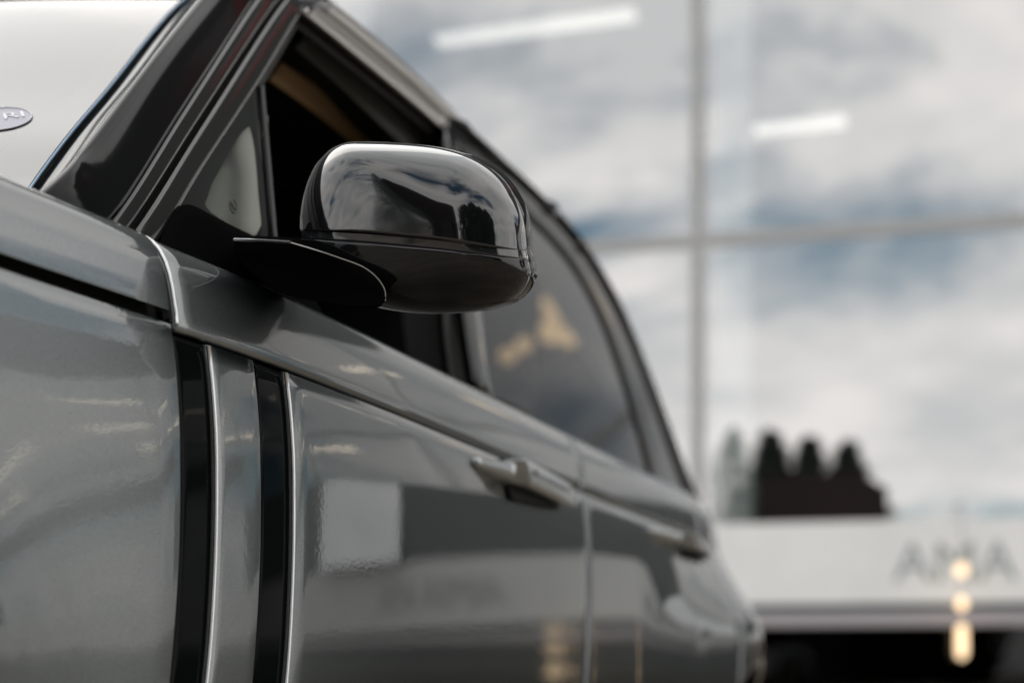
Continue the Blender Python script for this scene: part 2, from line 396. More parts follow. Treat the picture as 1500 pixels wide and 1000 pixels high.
# unseen glowing globes added for warm spots in the tinted rear side glass
pb = loc2w(14.3, 1.5, 13.0); t = empty('added_globes', pb, bld.rotation_euler.z); tag(t, 'unseen glowing globes added for warm spots in the rear side window', 'added light')
GLOBE = emit('globe_light', (1.0, 0.66, 0.34), 3.0)
for (x, z, r_) in ((-.9, .3, .36), (-.45, -.1, .30), (-.75, -.5, .24), (.3, .1, .2), (.75, .15, .2)):
    lathe('globe', [(.001, -r_)] + [(r_ * math.sin(a), -r_ * math.cos(a)) for a in [math.pi * k / 10 for k in range(1, 10)]] + [(.001, r_)], GLOBE, t, n=16, loc=(x, 0, z))
    tube('hanger', [(x, 0, z + r_), (x, 0, 4.0)], .01, TRIM, t, n=6)

# warm bulbs in front of the fascia
def bulb_string(q, d, zs_h, ztop, label):
    base = loc2w(q, d, 0)
    t = empty('bulb_string', (base.x, base.y, ztop), bld.rotation_euler.z)
    tag(t, label, 'bulb string', 'warm bulb strings before the fascia')
    tube('cable', [(0, 0, 0), (0, 0, min(z for z, h in zs_h) - ztop)], 0.008, TRIM, t, n=6)
    tube('bracket', [(0, 0, 0), (0, -d - .05, .05)], 0.02, TRIM, t, n=6)
    for (z, h) in zs_h:
        lathe('bulb', [(0.001, -h), (.075, -h + .05), (.095, -h + .11), (.095, h - .11), (.075, h - .05), (.001, h)], BULB, t, n=16, loc=(0, 0, z - ztop))
bulb_string((8.9698, 2.7690)[0] * .975 + .27, -0.75, [((8.9698, 2.7690)[1], .14), ((8.9698, 2.1218)[1], .14), ((9.0085, 1.3936)[1], .34)], Z_F1 + .25, 'string of warm glowing bulbs hanging in front of the white fascia letters')
bulb_string(18.0, -0.75, [(1.95, .14), (1.5, .2), (.85, .3)], Z_F1 + .25, 'unseen second string of warm bulbs added for the rear door reflection')  # added out of view for the warm spots mirrored low in the door

# ------------------------------------------------------------------ the car
car = empty('parked_car', (1.0, 0, 0))
tag(car, 'grey metallic SUV with black wing mirror and open front window parked before the showroom', 'car')
CAR_T = Vector((1.0, 0, 0))
def C(o):
    """geometry is written in scene metres; shift it into the car's own frame"""
    o.parent = car; o.location = o.location - CAR_T; return o

def interp(tab, x):
    if x <= tab[0][0]: return tab[0][1]
    for i in range(len(tab) - 1):
        (x0, y0), (x1, y1) = tab[i], tab[i + 1]
        if x <= x1:
            m0 = (y1 - y0) / (x1 - x0) if i == 0 else (y1 - tab[i - 1][1]) / (x1 - tab[i - 1][0])
            m1 = (y1 - y0) / (x1 - x0) if i == len(tab) - 2 else (tab[i + 2][1] - y0) / (tab[i + 2][0] - x0)
            h = x1 - x0; t = (x - x0) / h
            return (2*t**3 - 3*t*t + 1)*y0 + (t**3 - 2*t*t + t)*h*m0 + (-2*t**3 + 3*t*t)*y1 + (t**3 - t*t)*h*m1
    return tab[-1][1]
YC = [(-1.45, -.62), (-1.2, -.80), (-.7, -.925), (-.2, -.962), (0, -.9795), (.162, -.988), (.40, -.986), (.565, -.980), (.9, -.966), (1.19, -.954), (1.6, -.941), (1.95, -.931), (2.3, -.915), (2.5, -.872), (2.7, -.79), (2.95, -.66), (3.08, -.45)]
def crease(s): return interp(YC, s)
BULGE = [(.30, .07), (.45, .03), (.58, .004), (.68, -.0105), (.778, -.0126), (.87, -.0118), (.95, -.0107), (.985, -.0100), (1.01, -.0093), (1.053, -.006), (1.0964, -.0002), (1.11, .002)]
lean = lambda z: -.0165 * (max(0, .985 - z) / .2) ** 2 if z > .6 else -.061 - .1 * (.6 - z)
def sstep(x, a, b):
    t = max(0, min(1, (x - a) / (b - a))); return t * t * (3 - 2 * t)
def side_y(s, z):
    y = crease(s) + interp(BULGE, z)
    y -= .10 * sstep(s, 1.5, 2.3) * sstep(1.10 - z, 0.0, .24) * (1 - sstep(s, 2.5, 3.0))      # rear haunch
    y -= .05 * sstep(-s, 0.1, .6) * sstep(1.0 - z, 0, .2) * (1 - sstep(-s, .9, 1.3))            # front haunch
    return y
SHO = [(-.004, -.006), (-.0035, -.003), (-.001, .0015), (.0008, .008), (.003, .019), (.005, .031), (.0080, .0437), (.0125, .056), (.0182, .066), (.0222, .0710), (.0260, .0748), (.033, .0795), (.042, .0838), (.055, .0885), (.064, .0905), (.0675, .089), (.0685, .08), (.069, .05)]
SHO = [(.006, -.008), (.003, -.0075), (.0008, -.005), (0, -.001)] + SHO[3:]
def sho_pt(s, k):
    dy, dz = SHO[k]; sc = 1 + .13 * max(0, min(2.2, s))
    if dz < 0.012: sc = 1
    sq = 1 + .5 * sstep(s, 2.0, 2.6)
    return Vector((s, crease(s) + dy * sq, 1.10 + dz * sc))
WHEELS = (-.62, 2.33); WR = .375; ARCH = .445
def z_bot(s):
    z = .34
    for wx in WHEELS:
        d = abs(s - wx)
        if d < ARCH: z = max(z, WR + math.sqrt(ARCH ** 2 - d * d))
    return z
def cols(s0, s1, step):
    n = max(2, int((s1 - s0) / step) + 1); return [s0 + (s1 - s0) * i / n for i in range(n + 1)]
def edge_cols(base, rl, rr, depth=.014):
    """(s, inward) pairs: rolled leading / trailing edges of radius rl, rr"""
    L_ = []
    s0, s1 = base[0], base[-1]
    if rl:
        L_ += [(s0, depth)] + [(s0 + rl * (1 - math.cos(a)), rl * (1 - math.sin(a))) for a in [math.pi / 2 * i / 6 for i in range(6)]]
    L_ += [(s, 0) for s in base if s0 + rl <= s <= s1 - rr] if (rl or rr) else [(s, 0) for s in base]
    if rl: L_.sort(key=lambda t: (t[0], -t[1]))
    if rr:
        L_ += [(s1 - rr * (1 - math.sin(a)), rr * (1 - math.cos(a))) for a in [math.pi / 2 * i / 6 for i in range(7)]] + [(s1, depth)]
    return L_
def side_panel(name, s0, s1, ztop, m, rl=.004, rr=.004, inset=0.0, step=.03, warp=None, zlow=None, parent=None, toplip=True):
    base = cols(s0, s1, step); cc_ = edge_cols(base, rl, rr); V = []; nr = 46
    for (s, inn) in cc_:
        zb = z_bot(s) if zlow is None else zlow
        zt = ztop(s) if callable(ztop) else ztop
        rows = [(zt - .004, .018), (zt - .001, .010), (zt, .004)] if toplip else []
        rows += [(zt - (zt - zb) * (j / nr) - (.002 if toplip else 0), 0) for j in range(nr + 1)]
        rows += [(zb - .004, .012)]
        for (z, ii) in rows:
            ss = s + (warp(z) if warp else 0)
            V.append((ss, side_y(ss, z) + inn + ii + inset, z))
    nv = len(V) // len(cc_)
    return C(mesh_obj(name, V, grid_faces(len(cc_), nv), m, parent, toward=(0, -1, 0)))
def sho_panel(name, s0, s1, m, rl=.004, rr=.004, step=.03, warp=None, kmin=0, parent=None):
    base = cols(s0, s1, step); cc_ = edge_cols(base, rl, rr); V = []
    ks = list(range(kmin, len(SHO)))
    for (s, inn) in cc_:
        for k in ks:
            p = sho_pt(s, k); t = (sho_pt(s, min(k + 1, len(SHO) - 1)) - sho_pt(s, max(k - 1, 0)))
            n = Vector((0, t.z, -t.y)).normalized()          # inward normal
            if warp: p = sho_pt(s + warp(p.z), k)
            V.append(p + n * inn)
    return C(mesh_obj(name, V, grid_faces(len(cc_), len(ks)), m, parent, toward=(0, -1, .5)))

warpB = lambda z: -.055 * sstep(z, 1.10, 1.20) + .03 * sstep(1.10 - z, 0, .35)
# backing seen in the shut lines
V = []
bs = cols(-1.2, 2.9, .05); zs = [.5 + .62 * j / 14 for j in range(15)]
for s in bs:
    for z in zs: V.append((s, side_y(s, max(z, z_bot(s) + .02)) + .022, max(z, z_bot(s) + .02)))
    V.append((s, crease(s) + .025, 1.13)); V.append((s, crease(s) + .05, 1.165))
C(mesh_obj('body_shell', V, grid_faces(len(bs), 17), DARK, toward=(0, -1, 0)))

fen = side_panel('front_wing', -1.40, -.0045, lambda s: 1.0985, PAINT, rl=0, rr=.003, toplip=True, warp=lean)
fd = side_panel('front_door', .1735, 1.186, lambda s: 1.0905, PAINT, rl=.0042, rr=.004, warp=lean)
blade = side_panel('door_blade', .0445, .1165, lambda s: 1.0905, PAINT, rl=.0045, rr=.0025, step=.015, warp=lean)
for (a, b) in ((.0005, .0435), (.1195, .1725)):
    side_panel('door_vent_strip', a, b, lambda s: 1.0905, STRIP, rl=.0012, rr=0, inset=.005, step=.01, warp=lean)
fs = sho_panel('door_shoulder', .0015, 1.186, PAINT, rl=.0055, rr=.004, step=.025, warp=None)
for nm, s_e, zt in (('blade_edge_glint', .0445, 1.088), ('door_edge_glint', .1735, 1.088)):  # bright metal tubes stand in for sky highlights on the painted edges
    C(tube(nm, [(s_e + .0012 + lean(z), side_y(s_e + lean(z), z) + .0008, z) for z in [zt - (zt - .45) * k / 40 for k in range(41)]], .0023, GLINT, n=8))
C(tube('door_edge_glint', [sho_pt(.0028, k) + Vector((0, .0006, 0)) for k in range(3, 16)], .0021, GLINT, n=8))
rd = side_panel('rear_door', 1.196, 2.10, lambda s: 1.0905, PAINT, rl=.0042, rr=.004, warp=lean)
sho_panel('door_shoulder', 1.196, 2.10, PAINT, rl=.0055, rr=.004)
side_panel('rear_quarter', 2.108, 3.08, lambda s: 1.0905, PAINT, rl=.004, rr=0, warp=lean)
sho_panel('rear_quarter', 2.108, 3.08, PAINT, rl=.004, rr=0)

# clamshell bonnet: shoulder section then the top
ss_ = cols(-1.42, -.0065, .03); V = []
cc_ = edge_cols(ss_, 0, .003)
for (s, inn) in cc_:
    fall = -.16 * sstep(-s, .35, 1.5)
    for k in range(3, 15):
        p = sho_pt(s, k); p.y += inn
        p.z += (.011 - .0098 * (k - 3) / 11) + fall * (k - 3) / 11 * .5 
        if k == 3: p0 = p.copy(); p.z = 1.1085
        V.append(p)
    y0 = crease(s) + .06
    for j in range(1, 9):
        t = j / 8; y = y0 + (0 - y0) * t
        V.append(Vector((s - .05 * t, y + inn, 1.1905 + fall + .055 * math.sin(t * math.pi / 2))))
nv = len(V) // len(cc_)
hood = C(mesh_obj('bonnet', V, grid_faces(len(cc_), nv), PAINT, toward=(0, -.3, 1)))
V = [(s, y, 1.1905 - .16 * sstep(-s, .35, 1.5) - .06 + .0) for s in (-1.42, -.7, -.02) for y in (-.6, 0, .6)]

# scuttle between bonnet and windscreen
C(ribbon('scuttle', [(-.02, -.90, 1.17), (-.06, -.6, 1.20), (-.12, 0, 1.22)], [(.14, -.88, 1.19), (.06, -.6, 1.235), (0.0, 0, 1.245)], TRIM, None, toward=(0, 0, 1)))

# windscreen
WB = [(-.02, -.825, 1.215), (0.0230, -0.7950, 1.2473), (0.1263, -0.7550, 1.3377), (0.2388, -0.7150, 1.4320), (0.5400, -0.6150, 1.6887), (.74, -.565, 1.79)]
WC = [(p[0] - .17 + .05 * i / 5, 0.0, p[2] + .012) for i, p in enumerate(WB)]
def ws_pt(i_f, v):
    """i_f in 0..1 up the glass, v 0 at the edge .. 1 at the middle"""
    A = WSA[int(i_f)]; B = WSC[int(i_f)]
    x = A.x + (B.x - A.x) * math.sin(v * math.pi / 2); y = A.y + (B.y - A.y) * v
    z = A.z + (B.z - A.z) * math.sin(v * math.pi / 2); return Vector((x, y, z))
NW = 30
WSA = smooth_line(WB, NW); WSC = smooth_line(WC, NW)
V = []
for i in range(NW):
    row = [ws_pt(i, j / 16) for j in range(17)]
    row += [Vector((p.x, -p.y, p.z)) for p in reversed(row[:-1])]; V += row
ws = C(mesh_obj('windscreen', V, grid_faces(NW, 33), WINDSH, toward=(-1, 0, 1)))
# printed black border behind the glass along the pillar, with a dotted inner edge
V = []
def wsn(i, v, off):
    a = ws_pt(i, v); b = ws_pt(min(i + 1, NW - 1), v) - ws_pt(max(i - 1, 0), v); c = ws_pt(i, min(v + .02, 1)) - a
    n = b.cross(c).normalized()
    if n.z < 0: n = -n
    return a + n * off
for i in range(NW):
    wv = .045 + .16 * math.exp(-i / 3.2)
    for v in (0.0, wv * .5, wv): V.append(wsn(i, v, -.004))
fr_ = C(mesh_obj('windscreen_border', V, grid_faces(NW, 3), FRIT, toward=(-1, 0, 1))); 
C(tube('windscreen_seal', [p + Vector((-.001, -.003, .001)) for p in WSA], .0019, BLUEEDGE, n=6))
C(tube('windscreen_seal', [p + Vector((-.0022, -.0032, .0025)) for p in WSA], .0005, TRIM, n=6))

# A pillar and door frame (side of the glasshouse)
L1 = [(-.12, -.915, 1.10), (0.0033, -0.9052, 1.1992), (0.2079, -0.8432, 1.3866), (0.4807, -0.7604, 1.6372), (.56, -.742, 1.70), (.66, -.722, 1.76)]
L2 = [(-.08, -.915, 1.10), (0.0346, -0.9044, 1.1989), (0.2554, -0.8387, 1.3972), (0.5754, -0.7444, 1.6815), (.65, -.728, 1.72), (.74, -.715, 1.762)]
L2b = [(-.07, -.915, 1.10), (0.0414, -0.9040, 1.1996), (0.2603, -0.8389, 1.3960), (0.5901, -0.7419, 1.6884), (.66, -.728, 1.715), (.75, -.715, 1.757)]
L3 = [(-.03, -.915, 1.10), (0.0886, -0.9000, 1.2083), (0.2237, -0.8599, 1.3293), (0.4284, -0.8009, 1.5072), (0.6634, -0.7311, 1.7178), (.70, -.722, 1.745)]
WBo = [p + Vector((0.0, -.0045, -.001)) for p in WSA]
RG_ = [(-.14, -.90, 1.12), (-0.0583, -0.9091, 1.1919), (0.0142, -0.8891, 1.2517), (0.2046, -0.8300, 1.4309), (0.3831, -0.7768, 1.5914), (.52, -.742, 1.72), (.63, -.722, 1.765)]
NU = 44; pa = smooth_line(WBo, NU); pb_ = smooth_line(RG_, NU); pc = smooth_line(L1, NU); V = []
for i_, (a, b, c) in enumerate(zip(pa, pb_, pc)):
    ii = min(NW - 2, max(1, int(i_ / (NU - 1) * (NW - 1)))); nw_ = wsn(ii, 0.02, 1.0) - wsn(ii, 0.02, 0.0)
    d0 = (WSA[ii] - ws_pt(ii, .03)).normalized(); m_ = c + (b - c) * .72; L_ = (m_ - a).length
    p1 = a + d0 * L_ * .42 + nw_ * L_ * .05; p2 = m_ + (m_ - c).normalized() * L_ * .40
    for j in range(19):
        t = j / 18; V.append(a * (1 - t) ** 3 + p1 * (3 * t * (1 - t) ** 2) + p2 * (3 * t * t * (1 - t)) + m_ * t ** 3)
    for j in range(1, 7): V.append(m_.lerp(c, j / 6))
C(mesh_obj('a_pillar', V, grid_faces(NU, 25), PILLAR, toward=(-.3, -.8, .5), thick=.004))
C(ribbon('pillar_flange', [(p[0] + .003, p[1] + .003, p[2] - .001) for p in L1], [(p[0], p[1] + .003, p[2]) for p in L2], PILLARG, None, nu=30, nv=5, bulge=.0006, thick=.006))
C(ribbon('door_frame', L2b, L3, PILLARG, None, nu=30, nv=7, bulge=.001, thick=.012, edge=.0015))
C(ribbon('pillar_backing', [(p[0] - .02, p[1] + .012, p[2] - .01) for p in L1], [(p[0] + .02, p[1] + .018, p[2] - .01) for p in L3], RUBBER, None, nu=30, nv=3))

# upper door frame and roof edge
RI = [(0.6634, -0.7311, 1.7178), (0.6631, -0.7377, 1.6956), (0.8806, -0.7268, 1.7119), (1.1459, -0.7159, 1.7234)]
RI = [(0.6434, -0.7383, 1.6956), (0.7612, -0.7326, 1.7037), (0.8797, -0.7273, 1.7104), (1.0117, -0.7213, 1.7179), (1.1505, -0.7163, 1.7215)]
RO1 = [(0.6836, -0.7271, 1.7293), (0.7934, -0.7208, 1.7400), (0.9181, -0.7147, 1.7488), (1.0529, -0.7089, 1.7554), (1.1919, -0.7053, 1.7545)]
RO1b = [(0.6946, -0.7252, 1.7343), (0.8055, -0.7188, 1.7455), (0.9317, -0.7125, 1.7546), (1.0681, -0.7066, 1.7616), (1.2046, -0.7035, 1.7594)]
RO2 = [(0.7684, -0.7128, 1.7689), (0.8995, -0.7052, 1.7820), (1.0366, -0.6993, 1.7888), (1.1901, -0.6943, 1.7912), (1.3261, -0.6939, 1.7797)]
UPF = mat('upper_frame_metal', (0.52, 0.50, 0.47), rough=0.3, metal=0.85, coat=0.5)
C(ribbon('door_frame_top', RI, RO1, UPF, None, nu=24, nv=6, bulge=.003, thick=.012, edge=.0012, sm=False))
C(ribbon('roof_drip_rail', RO1b, RO2, UPF, None, nu=24, nv=6, bulge=.006, thick=.012, edge=.0012, sm=False))
C(ribbon('rail_backing', [(p[0], p[1] + .02, p[2] - .01) for p in RI], [(p[0], p[1] + .022, p[2] - .005) for p in RO2], RUBBER, None, nu=20, nv=3, sm=False))
# rear part of the glasshouse edge
GI = [(1.1505, -0.7163, 1.7215), (1.2027, -0.7187, 1.7088), (1.3389, -0.7157, 1.7060), (1.5389, -0.7117, 1.7007), (1.7422, -0.7094, 1.6894), (1.8813, -0.7146, 1.6590), (1.9858, -0.7356, 1.5794), (2.0261, -0.7793, 1.4298), (2.0196, -0.8294, 1.2635), (1.9794, -0.8599, 1.1654)]
GO = [(1.2046, -0.7035, 1.7594), (1.3393, -0.6992, 1.7611), (1.5346, -0.6917, 1.7677), (1.7673, -0.6849, 1.7688), (1.9567, -0.6855, 1.7492), (2.0943, -0.6953, 1.7037), (2.1976, -0.7165, 1.6232), (2.2685, -0.7586, 1.4762), (2.3441, -0.8152, 1.2805), (2.3902, -0.8344, 1.2124)]
GO2 = [(1.3261, -0.6939, 1.7797), (1.3898, -0.6970, 1.7635), (1.6015, -0.6873, 1.7763), (1.8126, -0.6839, 1.7679), (2.0031, -0.6859, 1.7435), (2.1334, -0.6960, 1.6975), (2.2321, -0.7161, 1.6212), (2.3282, -0.7535, 1.4876), (2.4069, -0.8125, 1.2837), (2.4626, -0.8299, 1.2206)]
C(ribbon('rear_window_frame', GI, GO, PILLAR, None, nu=50, nv=6, bulge=.002, thick=.015, edge=.0012))
C(ribbon('roof_drip_rail', [(p[0] + .004, p[1], p[2]) for p in GO], GO2, GLOSS, None, nu=50, nv=8, bulge=.012, thick=.012))

# roof
top = [Vector(p) for p in smooth_line(RO2, 14)] + [Vector(p) for p in smooth_line(GO2, 26)][1:]
V = []
for i, p in enumerate(top):
    q = p + Vector((.01, .004, .004)); 
    for j in range(21):
        v = j / 20; y = q.y * (1 - 2 * v)
        V.append((q.x + .22 * math.sin(math.pi * v) * sstep(i, 16, len(top)), y, q.z + .06 * math.sin(math.pi * v) ** .7 * (1 - .7 * sstep(i, 20, len(top)))))
C(mesh_obj('roof', V, grid_faces(len(top), 21), PAINT, toward=(0, 0, 1), thick=.02))
hd = [Vector(p) for p in WSA[-3:]]
C(ribbon('roof_header', [(.72, -.70, 1.765), (.64, -.35, 1.795), (.62, 0, 1.80), (.64, .35, 1.795), (.72, .70, 1.765)], [(.95, -.69, 1.765), (.95, -.35, 1.815), (.95, 0, 1.825), (.95, .35, 1.815), (.95, .69, 1.765)], PAINT, None, toward=(0, 0, 1), nv=5))

# quarter light
T0, T1, T2 = (0.4259, -0.8033, 1.4992), (0.3451, -0.8715, 1.2794), (0.0839, -0.9010, 1.2055)
qa = [T0, (0.3158, -0.8347, 1.4050), (0.2216, -0.8614, 1.3248), (0.1414, -0.8844, 1.2554), T2]
qb = [T0, (0.4041, -0.8225, 1.4372), (0.3788, -0.8437, 1.3691), (0.3575, -0.8612, 1.3125), T1]
ql = C(ribbon('quarter_light', [(p[0], p[1] + .004, p[2]) for p in qa], [(p[0], p[1] + .004, p[2]) for p in qb], QGL, None, nu=20, nv=4, thick=0, sm=False))
# its printed border: outline minus a rounded inner opening
outer = [Vector(p) for p in ((0.4237, -0.8047, 1.4949), (0.3920, -0.8318, 1.4073), (0.3658, -0.8553, 1.3316), (0.3451, -0.8715, 1.2794), (0.2575, -0.8810, 1.2560), (0.1644, -0.8916, 1.2293), (0.0869, -0.9004, 1.2071), (0.1575, -0.8798, 1.2692), (0.2442, -0.8549, 1.3441), (0.3418, -0.8270, 1.4280))]
inner = [Vector(p) for p in ((0.3779, -0.8247, 1.4325), (0.3752, -0.8329, 1.4055), (0.3534, -0.8519, 1.3440), (0.3263, -0.8713, 1.2819), (0.2702, -0.8746, 1.2761), (0.2328, -0.8754, 1.2768), (0.2137, -0.8744, 1.2821), (0.2224, -0.8695, 1.2977), (0.2813, -0.8516, 1.3517), (0.3489, -0.8317, 1.4116))]
outer = [p + Vector((0, .0065, 0)) for p in outer]; inner = [p + Vector((0, .0065, 0)) for p in inner]
outer = smooth_line(outer + [outer[0]], 61); outer[-1] = outer[0]
inner = smooth_line(inner + [inner[0]], 61)
V = []
for a, b in zip(outer, inner): V += [a, b]
C(mesh_obj('quarter_light_border', V, grid_faces(61, 2), FRIT, toward=(0, -1, 0)))
C(ribbon('quarter_seal', [(0.4265, -0.8030, 1.5003), (0.3854, -0.8378, 1.3881), (0.3441, -0.8721, 1.2775)], [(0.4368, -0.8014, 1.5045), (0.3951, -0.8365, 1.3915), (0.3534, -0.8710, 1.2802)], TRIM, None, nu=8, nv=4, bulge=.003, thick=.01, sm=False))
C(ribbon('pane_backing', [(0.4467, -0.7600, 1.4612), (0.3379, -0.8000, 1.3694), (0.2699, -0.8200, 1.2838)], [(0.5139, -0.7600, 1.5026), (0.4486, -0.8000, 1.4057), (0.4159, -0.8200, 1.2919)], PALE, None, nu=8, nv=4, sm=False))  # pale panel added behind the quarter pane so it looks bright
c0 = Vector((0.2718, -0.8674, 1.2999)) + Vector((0, .003, 0))
ring = [c0 + Vector((math.cos(a) * .0065, -.0003, math.sin(a) * .0075)) for a in [2 * math.pi * k / 24 for k in range(25)]]
C(tube('etched_ring', ring, .0009, MARK, n=5))
C(tube('etched_ring', [c0 + Vector((-.004, 0, .003)), c0 + Vector((.004, 0, -.003))], .001, MARK, n=5))

# sail panel the mirror stands on
so = [(0.0773, -0.9026, 1.2009), (0.1223, -0.8881, 1.2451), (0.1581, -0.8811, 1.2650), (0.2082, -0.8789, 1.2676), (0.2641, -0.8767, 1.2696), (0.3477, -0.8727, 1.2753)]
su = [(.05, -.915, 1.15), (.09, -.915, 1.15), (.14, -.915, 1.15), (.2, -.915, 1.15), (.30, -.915, 1.16), (.42, -.915, 1.16)]
C(ribbon('mirror_sail', [(p[0], p[1] - .004, p[2]) for p in so], [(p[0], p[1] - .006, p[2]) for p in su], SAIL, None, nu=24, nv=10, bulge=.006, thick=.01))
# waist seal along the windows
C(ribbon('waist_seal', [(s, crease(s) + .066, 1.10 + .083 * (1 + .13 * s)) for s in (.05, .3, .6, .9, 1.17)], [(s, crease(s) + .085, 1.10 + .098 * (1 + .13 * s)) for s in (.05, .3, .6, .9, 1.17)], RUBBER, None, nu=20, nv=5, bulge=.004, thick=.01))
C(ribbon('waist_seal', [(s, crease(s) + .066, 1.10 + .083 * (1 + .13 * s)) for s in (1.18, 1.4, 1.6, 1.8, 2.05)], [(s, crease(s) + .085, 1.10 + .098 * (1 + .13 * s)) for s in (1.18, 1.4, 1.6, 1.8, 2.05)], RUBBER, None, nu=20, nv=5, bulge=.004, thick=.01))

# B pillar and rear side glass
C(ribbon('b_pillar', [(1.1622, -0.7162, 1.7210), (1.0681, -0.7786, 1.5218), (0.9901, -0.8321, 1.3505), (0.9423, -0.8735, 1.2170)], [(1.2247, -0.7142, 1.7218), (1.1426, -0.7732, 1.5326), (1.0662, -0.8245, 1.3690), (1.0012, -0.8718, 1.2172)], GLOSS, None, nu=16, nv=5, bulge=.002, thick=.02))
rgA = [(1.2027, -0.7187, 1.7088), (1.1222, -0.7721, 1.5383), (1.0624, -0.8248, 1.3681), (0.9962, -0.8739, 1.2108)]
rgT = smooth_line(GI[1:], 40)
rgB = smooth_line([(0.9866, -0.8698, 1.2254), (1.1318, -0.8644, 1.2296), (1.3418, -0.8612, 1.2209), (1.6010, -0.8536, 1.2218), (1.9794, -0.8599, 1.1654)], 40)
V = []
for a, b in zip(rgT, rgB):
    for j in range(9): V.append(a.lerp(b, j / 8) + Vector((0, .006, 0)))
C(mesh_obj('rear_side_glass', V, grid_faces(40, 9), TINTGL, toward=(0, -1, .3)))
C(ribbon('rear_glass_divider', [(1.5267, -0.6862, 1.7202), (1.4060, -0.7649, 1.4691), (1.2958, -0.8287, 1.2667)], [(1.5532, -0.6829, 1.7288), (1.4398, -0.7614, 1.4775), (1.3260, -0.8277, 1.2672)], GREYC, None, nu=8, nv=3, thick=.01, sm=False))
# inside of the cabin
C(ribbon('dark_arc_strip', [(1.5314, -0.6200, 1.3500), (1.8356, -0.6200, 1.4510), (2.1565, -0.6200, 1.5965), (2.4261, -0.6200, 1.7438)], [(1.5314, -0.6200, 1.2957), (1.8566, -0.6200, 1.3801), (2.2178, -0.6200, 1.5435), (2.5149, -0.6200, 1.6935)], DARK, None))  # dark curved strip behind the rear side glass
C(ribbon('headlining_trim', [(0.8146, -0.6000, 1.7182), (0.9948, -0.5800, 1.7416), (1.1918, -0.5600, 1.7560), (1.3745, -0.5600, 1.7535)], [(0.7831, -0.6000, 1.6769), (0.9387, -0.5800, 1.6940), (1.0977, -0.5600, 1.7061), (1.2593, -0.5600, 1.7002)], TAN, None))
C(ribbon('roof_lining_rail', [(0.7928, -0.6600, 1.7449), (0.9396, -0.6600, 1.7553), (1.1117, -0.6600, 1.7599), (1.2799, -0.6600, 1.7521)], [(0.7609, -0.6600, 1.7054), (0.8726, -0.6600, 1.7023), (0.9864, -0.6600, 1.6943), (1.1383, -0.6600, 1.6829)], GREYC, None))
C(ribbon('seat_bolster', [(1.1933, -0.6200, 1.4442), (1.2071, -0.6200, 1.3748), (1.2349, -0.6200, 1.3074)], [(1.3372, -0.6200, 1.4791), (1.3524, -0.6200, 1.4062), (1.3834, -0.6200, 1.2839)], GREYC, None, bulge=.02))
C(ribbon('inner_b_pillar_trim', [(1.0162, -0.7800, 1.3856), (1.0296, -0.7800, 1.3226), (1.0566, -0.7800, 1.2392)], [(1.1097, -0.7800, 1.4084), (1.1327, -0.7800, 1.3449), (1.1711, -0.7800, 1.2482)], mat('mid_grey_cloth', (.30, .30, .30), rough=.8), None, bulge=.004))
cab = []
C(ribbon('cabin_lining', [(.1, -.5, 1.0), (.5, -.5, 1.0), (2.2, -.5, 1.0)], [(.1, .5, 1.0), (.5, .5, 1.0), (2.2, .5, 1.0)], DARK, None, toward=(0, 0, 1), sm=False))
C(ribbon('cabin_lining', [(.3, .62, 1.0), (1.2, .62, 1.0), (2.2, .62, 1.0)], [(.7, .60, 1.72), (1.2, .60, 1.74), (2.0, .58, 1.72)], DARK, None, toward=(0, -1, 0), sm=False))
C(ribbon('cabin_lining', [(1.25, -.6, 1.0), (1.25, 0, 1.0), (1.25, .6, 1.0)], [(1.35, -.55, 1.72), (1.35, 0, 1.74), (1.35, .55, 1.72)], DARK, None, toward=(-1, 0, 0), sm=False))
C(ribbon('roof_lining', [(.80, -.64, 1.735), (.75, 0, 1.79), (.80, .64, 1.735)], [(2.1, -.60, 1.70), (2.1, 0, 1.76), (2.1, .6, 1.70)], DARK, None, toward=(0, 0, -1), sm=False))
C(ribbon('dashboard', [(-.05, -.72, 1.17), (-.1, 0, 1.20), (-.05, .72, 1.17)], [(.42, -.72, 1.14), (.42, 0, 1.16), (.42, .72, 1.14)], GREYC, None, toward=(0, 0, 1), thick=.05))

# right-hand side, tail and nose (hidden from the photograph, closes the body)
V = []
bs = cols(-1.42, 3.08, .09); k = 0
for s in bs:
    zb = z_bot(s)
    for j in range(13):
        z = zb + (1.0985 - zb) * j / 12; V.append((s, -side_y(s, z), z))
    for kk in range(3, 16): p = sho_pt(s, kk); V.append((p.x, -p.y, p.z))
C(mesh_obj('body_side', V, grid_faces(len(bs), 26), PAINT, toward=(0, 1, 0)))
gA = [(p[0], -p[1], p[2]) for p in [(.0, -.905, 1.19), (.45, -.905, 1.19), (1.2, -.89, 1.2), (2.35, -.83, 1.25)]]
C(ribbon('right_side_glass', gA, [(.62, .715, 1.75), (1.0, .72, 1.755), (1.5, .70, 1.755), (2.0, .69, 1.70)], TINTGL, None, toward=(0, 1, .3)))
C(ribbon('tailgate', [(3.08, -.45, .4), (3.10, 0, .4), (3.08, .45, .4)], [(3.06, -.45, 1.2), (3.10, 0, 1.2), (3.06, .45, 1.2)], PAINT, None, toward=(1, 0, 0)))
C(ribbon('rear_window', [(2.95, -.50, 1.19), (3.0, 0, 1.19), (2.95, .50, 1.19)], [(2.12, -.60, 1.68), (2.2, 0, 1.72), (2.12, .60, 1.68)], TINTGL, None, toward=(1, 0, 1)))
C(ribbon('front_bumper', [(-1.42, -.66, .34), (-1.55, 0, .34), (-1.42, .66, .34)], [(-1.44, -.66, 1.05), (-1.56, 0, 1.06), (-1.44, .66, 1.05)], PAINT, None, toward=(-1, 0, 0)))
C(box('grille', -1.585, -1.54, -.42, .42, .68, .92, TRIM)); 
